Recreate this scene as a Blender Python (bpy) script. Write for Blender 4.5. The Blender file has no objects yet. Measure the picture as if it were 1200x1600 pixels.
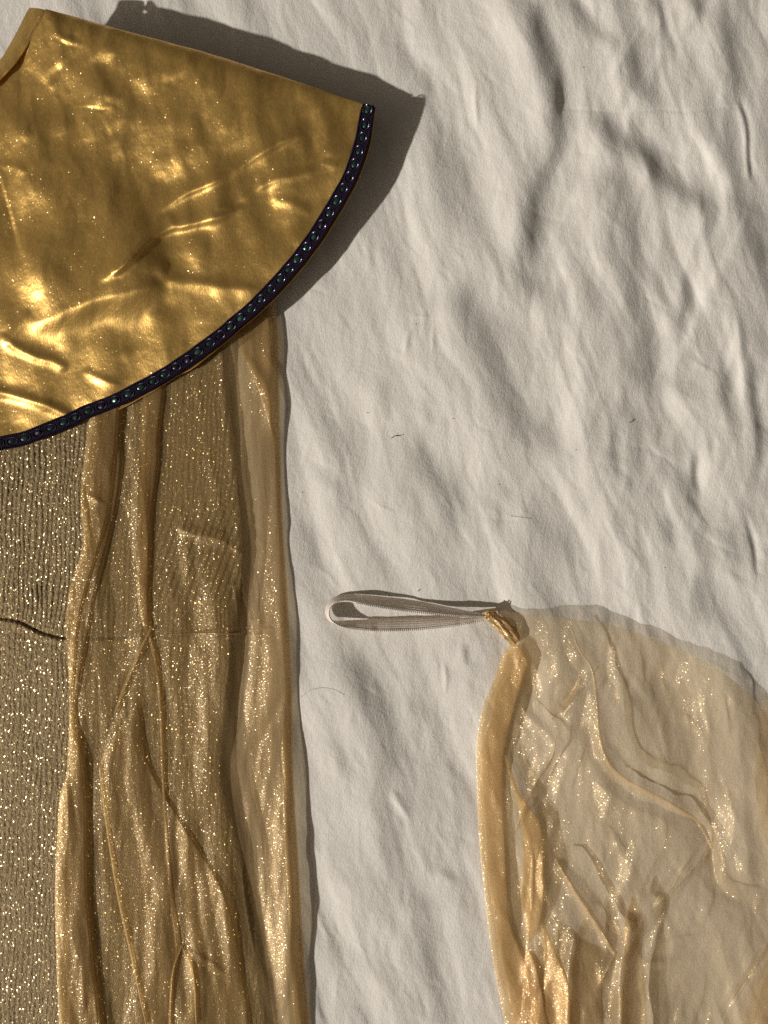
import bpy, math, random
import numpy as np
from mathutils import Matrix, Vector

rng = np.random.RandomState(7)
random.seed(7)
scn = bpy.context.scene
COL = scn.collection

# ------------------------------------------------------------------ scale
# 1 unit of the layout below ("u") is half a millimetre on the bed.
K = 0.0005
CAM_H = 1500.0            # camera height above the bed, in u (0.75 m)

# ------------------------------------------------------------------ camera
cam = bpy.data.cameras.new('camera')
cam.sensor_fit = 'VERTICAL'
cam.sensor_height = 24.0
cam.lens = 12.0 / (800.0 / CAM_H)
cam.clip_start = 0.01
cam.clip_end = 50.0
camo = bpy.data.objects.new('camera', cam)
camo.location = (0, 0, CAM_H * K)
COL.objects.link(camo)
scn.camera = camo

# ------------------------------------------------------------------ world and sun
SUN_EL = 32.0
SUN_PLAN = (1.0, 0.47)     # direction in which the shadows fall
world = bpy.data.worlds.new("World")
scn.world = world
world.use_nodes = True
nt = world.node_tree
bg = nt.nodes['Background']
sky = nt.nodes.new('ShaderNodeTexSky')
sky.sky_type = 'NISHITA'
sky.sun_disc = False
sky.sun_elevation = math.radians(SUN_EL)
# the sun stands where the light comes from (plan direction -SUN_PLAN)
sky.sun_rotation = math.atan2(-SUN_PLAN[0], -SUN_PLAN[1])
sky.dust_density = 4.0
hsv = nt.nodes.new('ShaderNodeHueSaturation')
hsv.inputs['Saturation'].default_value = 0.12
mul = nt.nodes.new('ShaderNodeMixRGB'); mul.blend_type = 'MULTIPLY'; mul.inputs[0].default_value = 1.0
mul.inputs[2].default_value = (0.64, 0.53, 0.41, 1)      # warm white balance of a sunlit bedroom
nt.links.new(sky.outputs[0], hsv.inputs['Color'])
nt.links.new(hsv.outputs[0], mul.inputs[1])
nt.links.new(mul.outputs[0], bg.inputs[0])
bg.inputs[1].default_value = 0.05
world.color = (0.3, 0.26, 0.2)

sun = bpy.data.lights.new('sun', 'SUN')
sun.energy = 3.5
sun.angle = math.radians(1.3)
sun.color = (1.0, 0.95, 0.88)
suno = bpy.data.objects.new('sun', sun)
n = math.hypot(*SUN_PLAN)
el = math.radians(SUN_EL)
d = Vector((SUN_PLAN[0] / n * math.cos(el), SUN_PLAN[1] / n * math.cos(el), -math.sin(el)))
suno.rotation_euler = d.to_track_quat('-Z', 'Y').to_euler()
suno.location = (-1.0, -0.5, 1.0)
COL.objects.link(suno)

scn.view_settings.view_transform = 'Standard'
scn.view_settings.look = 'None'
scn.view_settings.exposure = 0.0
scn.view_settings.gamma = 1.0
scn.cycles.max_bounces = 10
scn.cycles.transparent_max_bounces = 16
scn.cycles.use_denoising = False

# ------------------------------------------------------------------ numeric helpers
def place(px, py, h):
    """layout point (px, py) seen from straight above at height h -> metres"""
    f = 1.0 - np.asarray(h, float) / CAM_H
    return (np.asarray(px, float) - 600) * K * f, -(np.asarray(py, float) - 800) * K * f, np.asarray(h, float) * K

def P3(px, py, h):
    x, y, z = place(px, py, h)
    return Vector((float(x), float(y), float(z)))

def smooth(t):
    t = np.clip(t, 0, 1)
    return t * t * (3 - 2 * t)

def perlin(x, y, seed):
    r = np.random.RandomState(seed)
    ang = r.rand(256) * 2 * np.pi
    gx, gy = np.cos(ang), np.sin(ang)
    perm = r.permutation(256)
    xi = np.floor(x).astype(int); yi = np.floor(y).astype(int)
    xf = x - xi; yf = y - yi
    u = xf * xf * xf * (xf * (xf * 6 - 15) + 10); v = yf * yf * yf * (yf * (yf * 6 - 15) + 10)
    def g(ix, iy, dx, dy):
        k = perm[(perm[ix & 255] + iy) & 255]
        return gx[k] * dx + gy[k] * dy
    a = g(xi, yi, xf, yf); b = g(xi + 1, yi, xf - 1, yf)
    c = g(xi, yi + 1, xf, yf - 1); e = g(xi + 1, yi + 1, xf - 1, yf - 1)
    return (a + u * (b - a)) * (1 - v) + (c + u * (e - c)) * v

def catmull(pts, step=4.0):
    P = np.array(pts, float)
    if len(P) == 2:
        m = max(2, int(np.linalg.norm(P[1] - P[0]) / step))
        return P[0] + (P[1] - P[0]) * np.linspace(0, 1, m)[:, None]
    Q = np.vstack([2 * P[0] - P[1], P, 2 * P[-1] - P[-2]])
    out = []
    for i in range(1, len(Q) - 2):
        m = max(2, int(np.linalg.norm(Q[i + 1][:2] - Q[i][:2]) / step))
        t = np.linspace(0, 1, m, endpoint=False)[:, None]
        out.append(0.5 * (2 * Q[i] + (Q[i + 1] - Q[i - 1]) * t + (2 * Q[i - 1] - 5 * Q[i] + 4 * Q[i + 1] - Q[i + 2]) * t ** 2
                          + (3 * Q[i] - Q[i - 1] - 3 * Q[i + 1] + Q[i + 2]) * t ** 3))
    out.append(Q[-2][None])
    return np.vstack(out)

def resample(pts, count):
    C = catmull(pts, 2.0)
    s = np.concatenate([[0], np.cumsum(np.linalg.norm(np.diff(C[:, :2], axis=0), axis=1))])
    t = np.linspace(0, s[-1], count)
    return np.stack([np.interp(t, s, C[:, k]) for k in range(C.shape[1])], 1), s[-1]

def edge_fn(pts):
    """x as a function of y through (x, y) points"""
    C = catmull(pts, 2.0)
    o = np.argsort(C[:, 1], kind='stable')
    ys, xs = C[o, 1], C[o, 0]
    return lambda y: np.interp(y, ys, xs)

def stroke_dist(X, Y, pts, reach):
    """nearest signed distance to a polyline (positive on the right of its travel, y down) and the arc parameter"""
    C = catmull(pts, 7.0)
    sel = np.where((X > C[:, 0].min() - reach) & (X < C[:, 0].max() + reach) & (Y > C[:, 1].min() - reach) & (Y < C[:, 1].max() + reach))[0]
    x = X[sel]; y = Y[sel]
    best = np.full(len(sel), 1e9); sg = np.ones(len(sel)); tt = np.zeros(len(sel))
    L = np.linalg.norm(np.diff(C, axis=0), axis=1); cum = np.concatenate([[0], np.cumsum(L)])
    for i in range(len(C) - 1):
        ax, ay = C[i]; dx, dy = C[i + 1] - C[i]; l2 = dx * dx + dy * dy + 1e-9
        t = np.clip(((x - ax) * dx + (y - ay) * dy) / l2, 0, 1)
        qx = x - ax - t * dx; qy = y - ay - t * dy
        dd = qx * qx + qy * qy
        m = dd < best
        best[m] = dd[m]; sg[m] = np.sign(dx * qy[m] - dy * qx[m]); tt[m] = (cum[i] + t[m] * L[i]) / cum[-1]
    return sel, np.sqrt(best), sg, tt

def wob(X, Y, amp, wl, seed):
    return X + amp * perlin(X / wl, Y / wl, seed), Y + amp * perlin(X / wl + 5.5, Y / wl, seed + 2)

def facet(X, Y, ang, la, lx, seed, warp=0.35):
    """crumple made of flat facets joined along straight soft creases"""
    c, s_ = math.cos(math.radians(ang)), math.sin(math.radians(ang))
    u = (X * c + Y * s_) / la + 40; v = (-X * s_ + Y * c) / lx + 40
    u, v = u + warp * 1.6 * perlin(u * .7, v * .7, seed + 50), v + warp * 1.6 * perlin(u * .7 + 9, v * .7, seed + 51)
    h = np.random.RandomState(seed).rand(256) * 2 - 1
    pm = np.random.RandomState(seed + 1).permutation(256)
    iu = np.floor(u).astype(int); iv = np.floor(v).astype(int); a = u - iu; b = v - iv
    g = lambda x, y: h[pm[(pm[x & 255] + y) & 255]]
    h00, h10, h01, h11 = g(iu, iv), g(iu + 1, iv), g(iu, iv + 1), g(iu + 1, iv + 1)
    return np.where(a > b, h00 + a * (h10 - h00) + b * (h11 - h10), h00 + b * (h01 - h00) + a * (h11 - h01))

def soften(H2, passes=1):
    for _ in range(passes):
        H2 = H2.copy()
        H2[1:-1] = .25 * H2[:-2] + .5 * H2[1:-1] + .25 * H2[2:]
        H2[:, 1:-1] = .25 * H2[:, :-2] + .5 * H2[:, 1:-1] + .25 * H2[:, 2:]
    return H2

def ridge(Hf, X, Y, pts, a, wl, wr=None, p=1.5, taper=0.42, te=None):
    """a ridge (a > 0) or valley; wl = width on the left of travel, wr on the right"""
    wr = wl if wr is None else wr
    te = taper if te is None else te
    wide = .55
    sel, dd, sg, t = stroke_dist(X, Y, pts, 3.2 * max(wl, wr))
    e = (smooth(t / taper) if taper > 0 else 1) * (smooth((1 - t) / te) if te > 0 else 1)
    w = np.where(sg > 0, wr, wl) * (1 - wide * (1 - e))
    Hf[sel] += a * e * np.exp(-(np.sqrt((dd / w) ** 2 + 0.04) - 0.2) ** p)

def drop(Hf, X, Y, pts, a, w, reach=3.5, taper=0.38):
    """high on the right of travel, low on the left: travelling down the picture it falls towards +x"""
    sel, dd, sg, t = stroke_dist(X, Y, pts, 3.0 * w * reach)
    e = smooth(t / taper) * smooth((1 - t) / taper)
    Hf[sel] += 0.5 * a * e * np.tanh(sg * dd / w) * np.exp(-(dd / (w * reach)) ** 2)

def flow_noise(X, Y, ang, la, lx, seed, ridged=False):
    """noise stretched along direction ang (degrees from +x, y down); la along, lx across"""
    c, s = math.cos(math.radians(ang)), math.sin(math.radians(ang))
    U = (X * c + Y * s) / la; V = (-X * s + Y * c) / lx
    n_ = perlin(U + 31.7, V + 12.3, seed)
    return (1 - 2.2 * np.abs(n_)) if ridged else n_ * 1.6

# ------------------------------------------------------------------ object helpers
def link(name, me, mat, parent=None):
    o = bpy.data.objects.new(name, me)
    COL.objects.link(o)
    if mat is not None and me is not None and len(me.materials) == 0:
        me.materials.append(mat)
    if parent is not None:
        o.parent = parent
        o.matrix_parent_inverse = parent_world[parent.name].inverted()
    parent_world[o.name] = Matrix.Identity(4)
    return o

parent_world = {}

def thing(name, label, cat, loc, group=None):
    o = bpy.data.objects.new(name, None)
    o.location = loc
    o.empty_display_size = 0.02
    COL.objects.link(o)
    parent_world[o.name] = Matrix.Translation(Vector(loc))
    o['label'] = label; o['category'] = cat
    if group: o['group'] = group
    return o

def grid_mesh(name, PX, PY, Hh, raw=False):
    R, C = PX.shape
    if raw: x, y, z = PX, PY, Hh
    else: x, y, z = place(PX, PY, Hh)
    co = np.stack([x, y, z], -1).reshape(-1, 3).astype(np.float32)
    idx = np.arange(R * C).reshape(R, C)
    q = np.stack([idx[:-1, :-1], idx[1:, :-1], idx[1:, 1:], idx[:-1, 1:]], -1).reshape(-1, 4)
    me = bpy.data.meshes.new(name)
    me.vertices.add(R * C); me.vertices.foreach_set('co', co.ravel())
    me.loops.add(q.size); me.loops.foreach_set('vertex_index', q.ravel().astype(np.int32))
    me.polygons.add(len(q)); me.polygons.foreach_set('loop_start', (np.arange(len(q)) * 4).astype(np.int32))
    me.polygons.foreach_set('loop_total', np.full(len(q), 4, np.int32))
    me.polygons.foreach_set('use_smooth', np.ones(len(q), bool))
    me.update(calc_edges=True)
    return me

def tube_mesh(name, pts3, rad, seg=6, closed=False):
    P = [Vector(p) for p in pts3]
    rings = []
    for i, p in enumerate(P):
        t = (P[min(i + 1, len(P) - 1)] - P[max(i - 1, 0)]).normalized()
        a = t.cross(Vector((0, 0, 1)))
        if a.length < 1e-4: a = Vector((1, 0, 0))
        a.normalize(); b = a.cross(t)
        r = rad[i] if hasattr(rad, '__len__') else rad
        rings.append([tuple(p + (a * math.cos(k * 2 * math.pi / seg) + b * math.sin(k * 2 * math.pi / seg)) * r) for k in range(seg)])
    V = [v for r in rings for v in r]
    F = [(i * seg + k, i * seg + (k + 1) % seg, (i + 1) * seg + (k + 1) % seg, (i + 1) * seg + k) for i in range(len(P) - 1) for k in range(seg)]
    F += [tuple(range(seg)), tuple((len(P) - 1) * seg + k for k in reversed(range(seg)))]
    me = bpy.data.meshes.new(name); me.from_pydata(V, [], F)
    me.polygons.foreach_set('use_smooth', [True] * len(F))
    return me

# ------------------------------------------------------------------ materials
def new_mat(name):
    m = bpy.data.materials.new(name); m.use_nodes = True
    t = m.node_tree
    for n_ in list(t.nodes): t.nodes.remove(n_)
    out = t.nodes.new('ShaderNodeOutputMaterial')
    tc = t.nodes.new('ShaderNodeTexCoord')
    return m, t, out, tc.outputs['Object']

def nd(t, kind, **kw):
    n_ = t.nodes.new(kind)
    for k, v in kw.items():
        if k.startswith('i_'):
            n_.inputs[k[2:].replace('_', ' ')].default_value = v
        else: setattr(n_, k, v)
    return n_

def mapping(t, co, scale):
    mp = nd(t, 'ShaderNodeMapping'); mp.inputs['Scale'].default_value = scale
    t.links.new(co, mp.inputs[0]); return mp.outputs[0]

def noise(t, co, scale, detail=2.0, rough=0.5):
    n_ = nd(t, 'ShaderNodeTexNoise'); n_.inputs['Scale'].default_value = scale
    n_.inputs['Detail'].default_value = detail; n_.inputs['Roughness'].default_value = rough
    t.links.new(co, n_.inputs['Vector']); return n_

def math_n(t, op, a, b=None, c=None, clamp=False):
    n_ = nd(t, 'ShaderNodeMath', operation=op, use_clamp=clamp)
    for i, v in enumerate((a, b, c)):
        if v is None: continue
        if isinstance(v, (int, float)): n_.inputs[i].default_value = v
        else: t.links.new(v, n_.inputs[i])
    return n_.outputs[0]

def remap(t, v, a, b, c, d_):
    n_ = nd(t, 'ShaderNodeMapRange'); n_.clamp = True
    t.links.new(v, n_.inputs[0])
    for i, q in enumerate((a, b, c, d_)): n_.inputs[i + 1].default_value = q
    return n_.outputs[0]

def mixc(t, f, a, b):
    n_ = nd(t, 'ShaderNodeMixRGB')
    for i, v in enumerate((f, a, b)):
        if isinstance(v, (int, float)): n_.inputs[i].default_value = v
        elif isinstance(v, tuple): n_.inputs[i].default_value = v + (1,) if len(v) == 3 else v
        else: t.links.new(v, n_.inputs[i])
    return n_.outputs[0]

def bump(t, h, dist, strength=1.0, normal=None):
    n_ = nd(t, 'ShaderNodeBump'); n_.inputs['Distance'].default_value = dist; n_.inputs['Strength'].default_value = strength
    t.links.new(h, n_.inputs['Height'])
    if normal is not None: t.links.new(normal, n_.inputs['Normal'])
    return n_.outputs[0]

def flake_normal(t, co, scale, amp, squash=(1, 1, 1)):
    """each small cell of the yarn faces its own way; returns (normal, per-cell random value)"""
    v = nd(t, 'ShaderNodeTexVoronoi'); v.inputs['Scale'].default_value = scale
    t.links.new(mapping(t, co, squash), v.inputs['Vector'])
    s = nd(t, 'ShaderNodeVectorMath', operation='SUBTRACT'); s.inputs[1].default_value = (0.5, 0.5, 0.5)
    t.links.new(v.outputs['Color'], s.inputs[0])
    m = nd(t, 'ShaderNodeVectorMath', operation='SCALE'); m.inputs['Scale'].default_value = amp
    t.links.new(s.outputs[0], m.inputs[0])
    g = nd(t, 'ShaderNodeNewGeometry')
    a = nd(t, 'ShaderNodeVectorMath', operation='ADD'); t.links.new(m.outputs[0], a.inputs[0]); t.links.new(g.outputs['Normal'], a.inputs[1])
    nn = nd(t, 'ShaderNodeVectorMath', operation='NORMALIZE'); t.links.new(a.outputs[0], nn.inputs[0])
    sp = nd(t, 'ShaderNodeSeparateColor'); t.links.new(v.outputs['Color'], sp.inputs[0])
    # a fourth independent-looking value from the three channels
    r = math_n(t, 'FRACT', math_n(t, 'MULTIPLY', math_n(t, 'ADD', sp.outputs[0], math_n(t, 'MULTIPLY', sp.outputs[1], 7.31)), 13.7))
    return nn.outputs[0], r

def principled(t, **kw):
    p = nd(t, 'ShaderNodeBsdfPrincipled')
    for k, v in kw.items():
        s = p.inputs[k.replace('_', ' ')]
        if isinstance(v, (int, float)): s.default_value = v
        elif isinstance(v, tuple): s.default_value = v + (1,) if len(v) == 3 else v
        else: t.links.new(v, s)
    return p

def mix_sh(t, f, a, b):
    m = nd(t, 'ShaderNodeMixShader')
    if isinstance(f, (int, float)): m.inputs[0].default_value = f
    else: t.links.new(f, m.inputs[0])
    t.links.new(a, m.inputs[1]); t.links.new(b, m.inputs[2]); return m.outputs[0]

# --- cotton sheet
def mat_cotton():
    m, t, out, co = new_mat('cotton_sheet')
    big = noise(t, co, 14, 3)
    c = mixc(t, remap(t, big.outputs[0], 0.3, 0.7, 0, 1), (0.69, 0.662, 0.615), (0.735, 0.708, 0.66))
    rt = nd(t, 'ShaderNodeMapping'); rt.inputs['Rotation'].default_value = (0, 0, math.radians(18)); t.links.new(co, rt.inputs[0])
    n1 = noise(t, mapping(t, rt.outputs[0], (1.0, 0.55, 1.0)), 620, 4, 0.62)   # fine crinkle
    n2 = noise(t, co, 2300, 2, 0.7)                                   # weave fuzz
    h = math_n(t, 'ADD', math_n(t, 'MULTIPLY', n1.outputs[0], 1.0), math_n(t, 'MULTIPLY', n2.outputs[0], 0.40))
    p = principled(t, Base_Color=c, Roughness=0.9, Normal=bump(t, h, 0.00050, 1.0))
    p.inputs['Specular IOR Level'].default_value = 0.15
    p.inputs['Sheen Weight'].default_value = 0.08
    t.links.new(p.outputs[0], out.inputs[0]); return m

# --- gold satin
def mat_satin():
    m, t, out, co = new_mat('gold_satin')
    n1 = noise(t, mapping(t, co, (1.0, 0.35, 1.0)), 900, 3, 0.6)      # fine vertical threads
    n2 = noise(t, co, 60, 3, 0.55)                                    # soft mottling of the pile
    h = math_n(t, 'ADD', math_n(t, 'MULTIPLY', n1.outputs[0], 0.24), math_n(t, 'MULTIPLY', n2.outputs[0], 0.8))
    nrm = bump(t, h, 0.0007, 1.0)
    c = mixc(t, remap(t, n1.outputs[0], 0.35, 0.65, 0, 1), (0.60, 0.375, 0.105), (0.72, 0.465, 0.145))
    p = principled(t, Base_Color=c, Metallic=0.76, Roughness=0.385, Normal=nrm, Anisotropic=0.62)
    cx = nd(t, 'ShaderNodeCombineXYZ'); cx.inputs[0].default_value = 1.0
    t.links.new(cx.outputs[0], p.inputs['Tangent'])
    fn, r = flake_normal(t, co, 1500, 0.6)
    sp = nd(t, 'ShaderNodeBsdfGlossy'); sp.inputs['Color'].default_value = (0.9, 0.68, 0.33, 1); sp.inputs['Roughness'].default_value = 0.3
    t.links.new(fn, sp.inputs['Normal'])
    s = mix_sh(t, math_n(t, 'MULTIPLY', math_n(t, 'GREATER_THAN', r, 0.9), 0.12), p.outputs[0], sp.outputs[0])
    t.links.new(s, out.inputs[0]); return m

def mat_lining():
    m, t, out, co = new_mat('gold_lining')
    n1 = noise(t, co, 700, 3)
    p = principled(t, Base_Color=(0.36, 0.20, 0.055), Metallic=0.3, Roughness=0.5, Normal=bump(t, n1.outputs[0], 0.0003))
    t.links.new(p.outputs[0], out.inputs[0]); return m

# --- metallic pleated knit
def mat_lurex():
    m, t, out, co = new_mat('lurex_knit')
    n1 = noise(t, mapping(t, co, (1.0, 0.45, 1.0)), 900, 3, 0.65)
    c = mixc(t, remap(t, n1.outputs[0], 0.3, 0.7, 0, 1), (0.11, 0.072, 0.027), (0.35, 0.25, 0.115))
    p = principled(t, Base_Color=c, Metallic=0.35, Roughness=0.5, Normal=bump(t, n1.outputs[0], 0.0011))
    fn, r = flake_normal(t, co, 1450, 1.15, (1.0, 0.75, 1.0))
    g = nd(t, 'ShaderNodeBsdfGlossy'); g.inputs['Color'].default_value = (0.46, 0.37, 0.22, 1); g.inputs['Roughness'].default_value = 0.22
    t.links.new(fn, g.inputs['Normal'])
    s = mix_sh(t, math_n(t, 'MULTIPLY', math_n(t, 'GREATER_THAN', r, 0.5), 0.27), p.outputs[0], g.outputs[0])
    t.links.new(s, out.inputs[0]); return m

# --- sheer shimmering organza
def mat_organza(name, cover=0.30, col=(0.56, 0.395, 0.18), tint=(0.98, 0.92, 0.78), flake=0.30):
    m, t, out, co = new_mat(name)
    tr = nd(t, 'ShaderNodeBsdfTransparent'); tr.inputs[0].default_value = tint + (1,)
    weave = noise(t, mapping(t, co, (1.0, 0.5, 1.0)), 1300, 2)
    nrm = bump(t, weave.outputs[0], 0.0003)
    df = nd(t, 'ShaderNodeBsdfDiffuse'); df.inputs[0].default_value = col + (1,); t.links.new(nrm, df.inputs['Normal'])
    tl = nd(t, 'ShaderNodeBsdfTranslucent'); tl.inputs[0].default_value = col + (1,)
    gl = nd(t, 'ShaderNodeBsdfGlossy'); gl.inputs['Color'].default_value = (0.75, 0.58, 0.36, 1); gl.inputs['Roughness'].default_value = 0.38
    t.links.new(nrm, gl.inputs['Normal'])
    fn, r = flake_normal(t, co, 1900, 0.55, (1.0, 1.0, 1.0))
    fl = nd(t, 'ShaderNodeBsdfGlossy'); fl.inputs['Color'].default_value = (0.8, 0.68, 0.46, 1); fl.inputs['Roughness'].default_value = 0.22
    t.links.new(fn, fl.inputs['Normal'])
    body = mix_sh(t, 0.30, df.outputs[0], tl.outputs[0])
    body = mix_sh(t, 0.16, body, gl.outputs[0])
    body = mix_sh(t, math_n(t, 'MULTIPLY', math_n(t, 'GREATER_THAN', r, 0.45), flake * 0.6), body, fl.outputs[0])
    # more yarn lies in the line of sight where the cloth is steep
    g = nd(t, 'ShaderNodeNewGeometry')
    dt = nd(t, 'ShaderNodeVectorMath', operation='DOT_PRODUCT')
    t.links.new(g.outputs['Incoming'], dt.inputs[0]); t.links.new(g.outputs['Normal'], dt.inputs[1])
    cs = math_n(t, 'MAXIMUM', math_n(t, 'ABSOLUTE', dt.outputs['Value']), 0.12)
    thr = math_n(t, 'POWER', 1.0 - cover, math_n(t, 'DIVIDE', 1.0, cs))
    thr = math_n(t, 'MULTIPLY', thr, remap(t, weave.outputs[0], 0.3, 0.7, 0.9, 1.08), clamp=True)
    s = mix_sh(t, thr, body, tr.outputs[0])
    t.links.new(s, out.inputs[0]); return m

def simple(name, col, rough=0.5, metal=0.0, bscale=None, bd=0.0002, **kw):
    m, t, out, co = new_mat(name)
    p = principled(t, Base_Color=col, Roughness=rough, Metallic=metal, **kw)
    if bscale:
        n_ = noise(t, co, bscale, 2)
        t.links.new(bump(t, n_.outputs[0], bd), p.inputs['Normal'])
    t.links.new(p.outputs[0], out.inputs[0]); return m

M_cotton = mat_cotton()
M_satin = mat_satin()
M_lining = mat_lining()
M_lurex = mat_lurex()
M_org = mat_organza('gold_organza')
M_org_cape = mat_organza('pale_organza', 0.25, (0.74, 0.58, 0.36), (0.985, 0.94, 0.855), 0.46)
M_org_hem = mat_organza('hem_organza', 0.35, (0.86, 0.65, 0.36), (0.98, 0.90, 0.74), 0.34)
M_org_dense = mat_organza('gathered_organza', 0.72, (0.60, 0.42, 0.20), (0.97, 0.86, 0.68), 0.3)
M_braid = simple('purple_braid', (0.009, 0.004, 0.016), 0.7, 0.0, 1600, 0.0004)
M_gem = simple('green_black_gem', (0.028, 0.12, 0.085), 0.16, 0.8)
M_braid.node_tree.nodes['Principled BSDF'].inputs['Specular IOR Level'].default_value = 0.12
M_gem.node_tree.nodes['Principled BSDF'].inputs['Coat Weight'].default_value = 1.0
M_gem.node_tree.nodes['Principled BSDF'].inputs['Coat Roughness'].default_value = 0.22
M_gem2 = simple('violet_black_gem', (0.03, 0.02, 0.05), 0.16, 0.8)
M_gem2.node_tree.nodes['Principled BSDF'].inputs['Coat Weight'].default_value = 1.0
M_gem2.node_tree.nodes['Principled BSDF'].inputs['Coat Roughness'].default_value = 0.22
M_ring = simple('violet_metal_thread', (0.085, 0.075, 0.125), 0.28, 0.85)
M_elastic = simple('cotton_elastic', (0.86, 0.80, 0.73), 0.85, 0.0, 1500, 0.0004)
M_stitch = simple('white_edge_stitch', (0.80, 0.76, 0.68), 0.8)
M_lint = simple('dark_lint', (0.06, 0.05, 0.045), 0.8)
M_hair = simple('fine_hair', (0.30, 0.25, 0.19), 0.6)

# ------------------------------------------------------------------ the bed sheet
xs = np.unique(np.concatenate([np.linspace(-700, -40, 34), np.arange(-40, 1242, 2.0), np.linspace(1242, 1900, 34)]))
ys = np.unique(np.concatenate([np.linspace(-700, -40, 34), np.arange(-40, 1642, 2.0), np.linspace(1642, 2300, 34)]))
GX, GY = np.meshgrid(xs, ys)

def sheet_height(X, Y):
    wx = 26 * perlin(X / 160, Y / 160, 91); wy = 26 * perlin(X / 160 + 9, Y / 160, 92)
    U, V = X + wx, Y + wy
    Hs = 7.0 * flow_noise(U, V, 70, 460, 110, 1)
    Hs += 2.2 * flow_noise(U, V, 68, 300, 54, 2)
    Hs += 3.2 * facet(U, V, 71, 330, 58, 403)
    Hs += 1.7 * facet(U, V, 66, 160, 28, 407)
    Hs += 0.62 * facet(U, V, 76, 50, 17, 411)
    Hs += 0.34 * facet(U, V, 56, 21, 10, 415)
    Hs += 0.24 * facet(U, V, 90, 11, 6, 419)
    up = smooth((X - 700) / 300) * smooth((1000 - Y) / 300)
    Hs += up * (4.0 * facet(U, V, 68, 120, 40, 423) + 1.6 * facet(U, V, 100, 60, 26, 427))
    X0, Y0 = X, Y
    X, Y = wob(X, Y, 6, 75, 301)
    D = lambda p, a, w, **k: drop(Hs, X, Y, p, a * (1.4 if a < 8 else 1.12), w * (1.4 if a < 8 else 1.65), **k)
    R = lambda p, a, *w, **k: ridge(Hs, X, Y, p, a, *w, **k)
    # long folds, from the top of the sheet down
    D([(842, -30), (848, 50), (862, 110), (871, 165), (868, 215), (852, 275), (836, 335), (826, 420), (845, 500)], 22, 13, taper=.12)
    D([(868, 90), (876, 150), (874, 200)], 5, 5)
    D([(885, -20), (905, 15), (930, 45), (968, 76)], 10, 6)
    D([(985, 50), (984, 90), (998, 130), (1034, 166)], 11, 9)
    D([(1015, -15), (1030, 12), (1050, 28)], 8, 8)
    D([(1080, -20), (1090, 10), (1108, 28)], 9, 7)
    D([(1128, -20), (1138, 60), (1150, 125), (1162, 180)], 9, 7)
    D([(1154, 150), (1163, 190), (1168, 235), (1172, 290)], 4.5, 1.6, taper=.2)
    D([(928, 165), (948, 195), (975, 224), (1010, 243), (1045, 278), (1085, 308), (1135, 335)], 16, 10, taper=.15)
    D([(952, 235), (968, 300), (974, 360), (984, 430), (1002, 500), (1016, 560), (1026, 640)], 20, 17, taper=.15)
    D([(1004, 400), (1030, 450), (1052, 500), (1050, 545)], 7, 9)
    R([(1185, 290), (1162, 350), (1142, 400), (1112, 450), (1082, 520), (1058, 580)], 2.6, 14, 9)
    D([(1074, 400), (1073, 470), (1062, 530)], 6, 6)
    D([(1210, 320), (1196, 375), (1208, 430)], 10, 12)
    D([(705, 430), (735, 490), (766, 560), (795, 620), (825, 675), (865, 725)], 20, 20, taper=.15)
    D([(842, 650), (862, 682), (866, 715)], 3, 7)
    D([(605, 655), (640, 690), (672, 735), (700, 780), (708, 830), (712, 880)], 15, 14)
    D([(515, 630), (545, 690), (560, 735), (566, 790)], 5, 11)
    D([(490, 715), (508, 748), (552, 768)], 3, 8)
    D([(478, 800), (490, 850), (502, 905)], 5, 12)
    D([(594, 575), (600, 620), (612, 665)], 3, 7)
    D([(660, 612), (672, 650), (676, 670)], 2, 6)
    D([(778, 775), (779, 815), (775, 845)], 3, 5)
    D([(1036, 655), (1018, 706)], 3, 4)
    R([(1008, 702), (1040, 716), (1062, 740)], -1.0, 3)
    D([(1050, 715), (1072, 765), (1098, 818)], 8, 7)
    D([(1085, 700), (1083, 746), (1094, 784)], 6, 3.5)
    D([(960, 690), (966, 716), (960, 762)], 4, 5)
    D([(1116, 530), (1134, 606), (1150, 690)], 6, 7)
    R([(1150, 470), (1160, 560), (1166, 650)], 3, 7)
    D([(1176, 535), (1178, 620), (1192, 735)], 7, 5)
    D([(1140, 770), (1158, 850), (1162, 930)], 12, 20)
    R([(1165, 798), (1178, 850), (1182, 910)], -4, 8, 3)
    D([(1087, 875), (1096, 930), (1112, 990)], 8, 9)
    D([(836, 725), (855, 810), (912, 900)], 8, 15)
    D([(1036, 800), (1055, 868)], 3, 7)
    D([(920, 560), (930, 640), (925, 720)], 4, 9)
    D([(900, 330), (915, 400), (905, 470)], 4, 14)
    D([(690, 170), (705, 290), (738, 385)], 10, 24)
    D([(655, 95), (680, 160)], 3, 6)
    R([(743, 120), (742, 160), (746, 205)], 2.2, 3)
    R([(637, 497), (676, 497)], 1.0, 2); R([(676, 497), (678, 565)], 1.4, 2.2)
    R([(630, 560), (638, 520), (652, 505)], 1.6, 4)
    R([(880, 172), (960, 175), (1040, 173), (1168, 170)], -.8, 1.6, taper=.05)
    R([(745, 806), (775, 812), (830, 812)], -.5, 1.5)
    # lower half
    D([(536, 1005), (566, 1060), (590, 1130), (602, 1220), (612, 1300), (612, 1430)], 12, 16, taper=.12)
    R([(608, 1225), (625, 1258), (645, 1285)], 3, 6)
    D([(632, 1085), (655, 1110), (680, 1135)], 3.5, 10)
    D([(722, 1000), (728, 1045)], 3, 4)
    R([(690, 1030), (695, 1060), (694, 1090)], 2.2, 3)
    D([(648, 1270), (662, 1320), (668, 1400), (682, 1460), (700, 1560)], 8, 14)
    D([(468, 1285), (500, 1345)], 3.5, 12)
    D([(514, 1430), (540, 1490), (600, 1535)], 5, 12)
    D([(672, 1355), (722, 1376)], 3, 6)
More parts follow.
